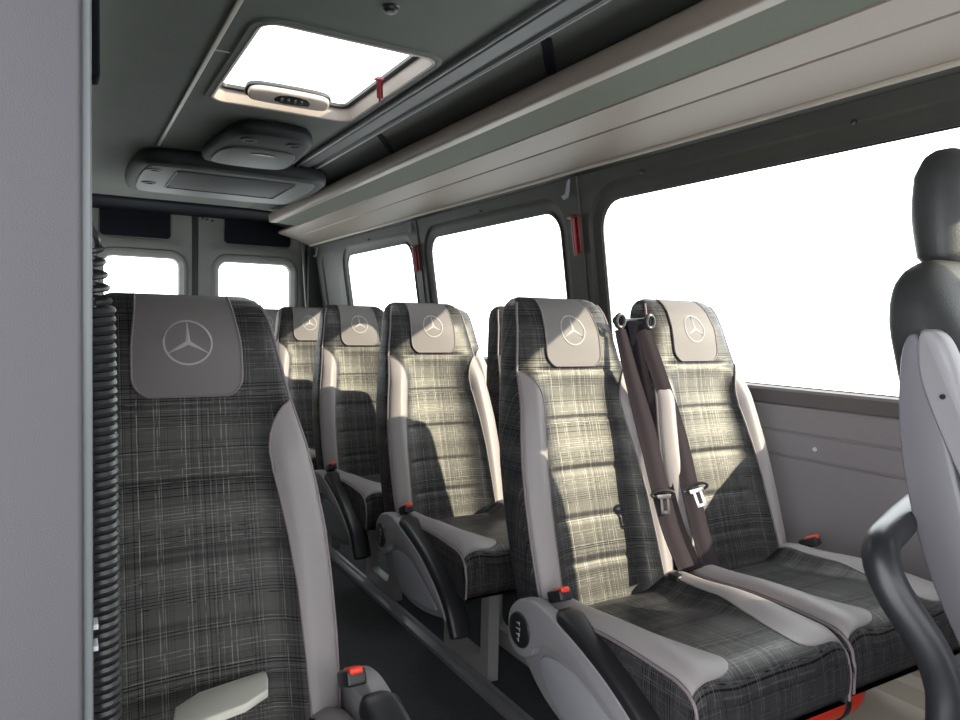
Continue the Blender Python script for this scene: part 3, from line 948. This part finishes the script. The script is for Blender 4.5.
# lid handle at the rear edge
hd = smooth_poly([(-.150, .0), (-.145, -.028), (-.10, -.040), (.10, -.040), (.145, -.028), (.150, .0), (.145, .022), (.12, .032), (-.12, .032), (-.145, .022)], 2)
def tip(g):
    m = Matrix.Translation((0, hy - .060, .0)) @ Matrix.Rotation(-.45, 4, 'X') @ Matrix.Translation((0, -hy + .055, 0))
    g.v = [m @ v for v in g.v]; return g
g = tip(G().prism([(p[0], p[1] + hy - .095) for p in hd], 'z', -.012, .016, .010))
h = g.out('lid_handle', M['skyf'], t, ang=40)
hd2 = smooth_poly([(-.060, -.008), (-.03, -.032), (.05, -.032), (.078, -.008), (.07, .012), (-.05, .012)], 1)
tip(G().prism([(p[0] + .0, p[1] + hy - .092) for p in hd2], 'z', -.0135, -.008, .001)).out('grip_recess', M['black'], h)
g = G()
for i in range(4): g.box((-.035 + i * .024, hy - .108, -.0165), (-.026 + i * .024, hy - .092, -.0125), .001)
tip(g).out('grip_tooth', M['acp'], h)
tip(G().prism([(p[0] * 1.06, p[1] * 1.15 + hy - .093) for p in hd], 'z', .008, .026, .004)).out('handle_base', M['black'], h, ang=30)

# strip and knob on the ceiling
g = G().box((.383, -.2, 1.892), (.397, 3.66, 1.901), .003); struct(g.out('trim_10', M['trim'], None))
g = G().box((.397, 2.285, 1.8965), (.468, 2.290, 1.9005)); struct(g.out('trim_11', M['trim'], None))
g = G().lathe([(0, -.016), (.013, -.015), (.019, -.010), (.020, -.004), (.024, 0)], (.727, 1.738, 1.9), 'z', 20)
tag(g.out('ceiling_stop', M['black'], None), 'small round black rubber stop on the ceiling near the hatch', 'stop')

# aluminium ceiling rail
t = thing('ceiling_rail', 'long ribbed light metal rail running along the ceiling above the rack', 'rail', (1.09, 1.7, 1.9))
pr = [(-.060, 0), (-.060, -.010), (-.050, -.014), (-.044, -.008), (-.034, -.008), (-.028, -.012), (.012, -.014), (.020, -.008), (.034, -.008), (.040, -.016), (.056, -.018), (.064, -.010), (.064, 0)]
G().extr(pr, -1.9, 1.98, closed=True, cap=True).out('rail_body', M['acp'], t, ang=20)
for x in (-.051, .050):
    G().tube([(x, -1.9, -.015), (x, 1.98, -.015)], .0042, 8).out('rail_bead', M['alu'], t)

# ------------------------------------------------------------------ luggage rack
t = thing('luggage_rack', 'long beige overhead luggage rack with rounded lip above the side windows', 'luggage rack', (1.5, 2.5, 1.75))
def lp(x, z): return (x - 1.5, z - 1.75)
lip = [lp(*p) for p in [(1.290, 1.850), (1.293, 1.862), (1.303, 1.867), (1.313, 1.862), (1.318, 1.84), (1.322, 1.822), (1.345, 1.818), (1.345, 1.806), (1.312, 1.804), (1.300, 1.806), (1.293, 1.816)]]
G().extr(lip, -2.7, 2.79, closed=True, cap=True).out('front_lip', M['rack'], t, ang=60)
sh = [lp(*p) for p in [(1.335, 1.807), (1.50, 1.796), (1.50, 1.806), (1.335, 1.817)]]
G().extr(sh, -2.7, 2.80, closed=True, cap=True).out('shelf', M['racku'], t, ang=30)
pn = [lp(*p) for p in [(1.495, 1.800), (1.500, 1.792), (1.597, 1.764), (1.602, 1.768), (1.607, 1.762), (1.745, 1.716), (1.752, 1.722), (1.60, 1.785), (1.50, 1.812)]]
G().extr(pn, -2.7, 3.32, closed=True, cap=True).out('wall_panel', M['rack'], t, ang=25)
G().tube([(1.752 - 1.5, -2.7, 1.714 - 1.75), (1.752 - 1.5, 3.33, 1.714 - 1.75)], .0095, 12).out('edge_strip', M['trim'], t)
g = G().extr([(1.745, 1.716), (1.775, 1.700), (1.800, 1.700), (1.8, 1.73)], -.2, 5.82); struct(g.out('trim_12', M['wall'], None, ang=30))

def rack_strap(y, label):
    o = ribbon('rack_strap', M['blkstrap'], [(1.165, y - .15, 1.897), (1.20, y - .11, 1.890), (1.25, y - .05, 1.876), (1.297, y, 1.862)], .034, None, lambda u: Vector((.2, 1, 0)))
    tag(o, label, 'strap', 'webbing straps tying the luggage rack to the ceiling')
rack_strap(1.83, 'nearer black webbing strap tying the luggage rack lip to the ceiling')
rack_strap(3.05, 'farther black webbing strap tying the luggage rack lip to the ceiling')

# ------------------------------------------------------------------ emergency hammers, coat hooks
def hammer(loc, rot, label):
    t = thing('emergency_hammer', label, 'emergency hammer', loc, 0, 'red emergency hammers')
    t.rotation_euler = rot
    G().box((-.012, -.020, -.09), (.0, .020, .06), .004).out('holder', M['redd'], t)
    G().tube([(-.020, 0, -.10), (-.022, 0, 0), (-.020, 0, .05)], [.008, .010, .009], 10).out('handle', M['redd'], t)
    G().tube([(-.022, -.034, .052), (-.022, -.020, .055), (-.022, .020, .055), (-.022, .034, .052)], [.003, .008, .008, .003], 10).out('head', M['redd'], t)
    return t
hammer((wx(1.49) - .008, 2.345, 1.49), (0, -.15, 0), 'red emergency hammer on the post beside the large side window')
hammer((wx(1.50) - .008, 3.86, 1.50), (0, -.15, 0), 'red emergency hammer on the post before the rear side window')
hh = hammer((.950, 2.36, 1.915), (.1, -.9, 1.0), 'red emergency hammer hanging inside the roof hatch frame'); hh.scale = (.55,) * 3
def hook(y, label):
    t = thing('coat_hook', label, 'hook', (wx(1.66) - .006, y, 1.66), 0, 'grey coat hooks on the window posts')
    G().tube([(0, 0, .035), (-.008, 0, .02), (-.012, 0, -.015), (-.016, 0, -.035), (-.026, 0, -.042), (-.034, 0, -.034)], [.007, .008, .009, .009, .008, .007], 10).out('hook_arm', M['greyl'], t)
    return t
hook(2.375, 'grey coat hook above the hammer beside the large side window')
hook(3.90, 'grey coat hook above the hammer before the rear side window')
hook(5.70, 'grey coat hook at the far end by the rear door')

# ------------------------------------------------------------------ rear air unit and vent console
t = thing('rear_air_unit', 'wide dark rounded air outlet housing hanging from the ceiling at the rear', 'air unit', (.765, 4.18, 1.9))
ou = smooth_poly([(-.47, -.20), (-.44, -.44), (-.30, -.50), (.34, -.50), (.46, -.44), (.50, -.20), (.50, .30), (.46, .46), (-.40, .46), (-.47, .30)], 2)
G().prism(ou, 'z', -.075, .0, .028).out('housing', M['acd'], t, ang=40)
p2 = smooth_poly([(-.42, -.40), (-.33, -.44), (.32, -.44), (.43, -.38), (.45, .25), (.40, .38), (-.34, .38), (-.42, .30)], 2)
pl = G().prism(p2, 'z', -.082, -.070, .004).out('cover_panel', M['acp'], t, ang=30)
gp = rrect(-.265, .30, -.36, .12, .02)
G().prism(gp, 'z', -.086, -.080, .002).out('grille', M['acd'], pl, ang=30)
g = G(); g.tube([(p[0], p[1], -.086) for p in rrect(-.275, .31, -.37, .13, .02)], .004, 6, closed=True); g.out('grille_border', M['acp'], pl)
for x, y in ((-.372, -.33), (-.362, .05)):
    v = G().lathe([(.0, -.084), (.018, -.084), (.020, -.088), (.034, -.088), (.037, -.080)], (x, y, 0), 'z', 24).out('air_nozzle', M['acp'], t, ang=30)
    G().box((x - .026, y - .005, -.0895), (x + .026, y + .005, -.086), .002).out('slot', M['dark'], v)

t = thing('vent_console', 'dark overhead console with two round air nozzles behind the roof hatch', 'console', (.770, 3.3, 1.9)); t.scale = (.84, .88, 1)
ou = smooth_poly([(-.20, -.34), (-.10, -.40), (.08, -.40), (.18, -.34), (.22, -.12), (.24, .28), (.20, .38), (-.22, .38), (-.26, .28), (-.23, -.10)], 2)
G().prism(ou, 'z', -.062, .0, .03).out('housing', M['acd'], t, ang=40)
fl = smooth_poly([(-.20, -.06), (-.10, -.10), (.09, -.10), (.18, -.06), (.20, .24), (.15, .33), (-.17, .33), (-.22, .24)], 2)
f = G().prism(fl, 'z', -.070, -.058, .004).out('flap', M['acp'], t, ang=30)
G().prism(smooth_poly([(-.055, -.04), (0, -.055), (.07, -.04), (.075, -.012), (-.06, -.012)], 1), 'z', -.0735, -.066, .002).out('finger_grip', M['black'], f)
for x in (-.125, .095):
    v = G().lathe([(.0, -.060), (.022, -.060), (.025, -.068), (.036, -.068), (.041, -.058)], (x, -.27, 0), 'z', 26).out('air_nozzle', M['acd'], t, ang=30)
    G().box((x - .022, -.273, -.066), (x + .022, -.267, -.059), .001).out('vane', M['acp'], v)

# ------------------------------------------------------------------ floor, rail, left wall
g = G().box((-.3, -1.6, FL - .05), (1.95, 5.98, FL)); struct(g.out('floor', M['carpet'], None, smooth=False))
g = G().box((-.2, -1.62, FL), (1.95, -1.58, 1.02)); g.box((-.2, -1.62, 1.72), (1.95, -1.58, 2.1)); g.box((-.2, -1.62, 1.0), (-.1, -1.58, 1.8)); g.box((1.85, -1.62, 1.0), (1.95, -1.58, 1.8))
struct(g.out('wall_cab', M['wall'], None, smooth=False))
t = thing('floor_rail', 'light metal seat rail running along the floor beside the aisle', 'rail', (1.045, 2.6, FL))
G().extr([(-.028, 0), (-.026, .012), (-.012, .014), (-.008, .006), (.008, .006), (.012, .014), (.026, .012), (.028, 0)], -2.2, 3.0, closed=True, cap=True).out('rail_profile', M['alu'], t, ang=20)
g = G()
def lmap(u, v, d): return (-.13 + (v - .94) * .10 - d, u, v)
for (y0, y1), (a0, a1) in zip(((4.5, 5.95),), ((4.64, 5.7),)):
    cell(g, lmap, y0, y1, .94, 1.72, a0, a1, .97, 1.56, .1, st)
g.add([(-.13, .75, FL), (-.13, 5.95, FL), (-.13, 5.95, .94), (-.13, .75, .94)], [[0, 1, 2, 3]])
g.add([lmap(.75, .94, 0), lmap(4.5, .94, 0), lmap(4.5, 1.72, 0), lmap(.75, 1.72, 0)], [[0, 1, 2, 3]])
struct(g.out('wall_left', M['wall'], None, ang=30))
for a0, a1 in ((4.64, 5.7),): pane(lmap, a0 - .004, a1 + .004, .966, 1.564, .1, .048)

# ------------------------------------------------------------------ near left: pillar panel, hinge, coil cable, clip
g = G().prism(smooth_poly([(-.60, .60), (.018, .60), (.018, .72), (-.60, .72)], 0), 'z', FL, 1.92, 0)
g = G().prism([(.016, 1.93), (.0095, FL), (-.60, FL), (-.60, 1.93)], 'y', .60, .70, .004)
struct(g.out('wall_front', M['panel'], None))
g = G().prism([(.0215, 1.93), (.0170, FL), (.004, FL), (.010, 1.93)], 'y', .606, .69, .002); struct(g.out('trim_13', M['edge'], None))
g = G().box((.020, .69, 1.385), (.032, .72, 1.55), .003)
g.box((.020, .69, 1.30), (.029, .72, 1.378), .003); struct(g.out('trim_14', M['dark'], None))
t = thing('coiled_cable', 'black coiled cable hanging beside the grey pillar panel', 'cable', (.030, .75, .50))
pts = []
z0, z1 = 0.0, .612; pitch = .0083
n = int((z1 - z0) / pitch * 14)
for i in range(n + 1):
    z = z0 + (z1 - z0) * i / n; q = 2 * PI * (z / pitch)
    cx = -.006 * (z / .61) + .003
    pts.append((cx + (.0122) * math.cos(q), .0122 * math.sin(q), z))
G().tube(pts, .0048, 8).out('coil', M['coil'], t)
pts = []
q0 = 2 * PI * (z1 / pitch)
for i in range(70):
    u = i / 69; z = z1 + .052 * u; q = q0 + 2 * PI * 4.4 * u
    r = .0115 * (1 - .45 * u)
    pts.append((-.003 - .002 * u + r * math.cos(q), r * math.sin(q), z))
e = pts[-1]
pts += [tuple(p) for p in catmull([e, (-.002, .0, .672), (-.008, 0, .686), (-.012, 0, .72), (-.013, 0, .80), (-.013, 0, 1.2)], 6)[1:]]
G().tube(pts, .0028, 7).out('loose_lead', M['coil'], t)
t = thing('edge_clip', 'tiny white bracket clipped to the edge of the grey pillar panel', 'clip', (.0178, .625, .853)); t.scale = (.8, .8, .8)
g = G().box((-.002, -.012, -.013), (.001, .008, .013), .0006); g.box((0, -.012, .008), (.006, .008, .013), .0006); g.box((0, -.012, -.013), (.006, .008, -.008), .0006)
g.out('bracket', M['white'], t)

# pale slab on the near left cushion
g = G().prism(smooth_poly([(-.085, -.06), (.075, -.02), (.115, .075), (.105, .085), (-.05, .045)], 1), 'z', 0, .012, .003)
o = g.out('folded_leaflet', M['card'], None, ang=40)
o.location = (.180, 1.01, .562); o.scale = (.86, 1, 1); o.rotation_euler = (-.12, 0.05, .1)
tag(o, 'pale cream folded leaflet lying on the near left seat cushion', 'leaflet')

# ------------------------------------------------------------------ light
w = bpy.data.worlds.new('sky'); SC.world = w; w.use_nodes = True
bg = w.node_tree.nodes['Background']; bg.inputs[0].default_value = (.95, .97, 1.0, 1); bg.inputs[1].default_value = 3.3
sd = bpy.data.lights.new('sun', 'SUN'); sd.energy = 6.6; sd.angle = .009; sd.color = (1., .87, .68)
so = bpy.data.objects.new('sun', sd); COL.objects.link(so)
so.rotation_euler = Vector((-1., .985, -.65)).to_track_quat('-Z', 'Y').to_euler()

# ------------------------------------------------------------------ camera
cd = bpy.data.cameras.new('camera'); cam = bpy.data.objects.new('camera', cd); COL.objects.link(cam)
cd.sensor_width = 36; cd.lens = 720 / 960 * 36; cd.clip_start = .02
R = Matrix(((0.86498393, 0.00684587, -0.50175287), (-0.50137784, 0.05277661, -0.86361733), (0.02056861, 0.99858288, 0.04908329)))
cam.matrix_world = Matrix.Translation((0, 0, 1.10)) @ R.to_4x4()
SC.camera = cam
SC.view_settings.view_transform = 'Standard'; SC.view_settings.look = 'None'; SC.view_settings.gamma = 1
SC.view_settings.use_curve_mapping = False
SC.view_settings.exposure = .6
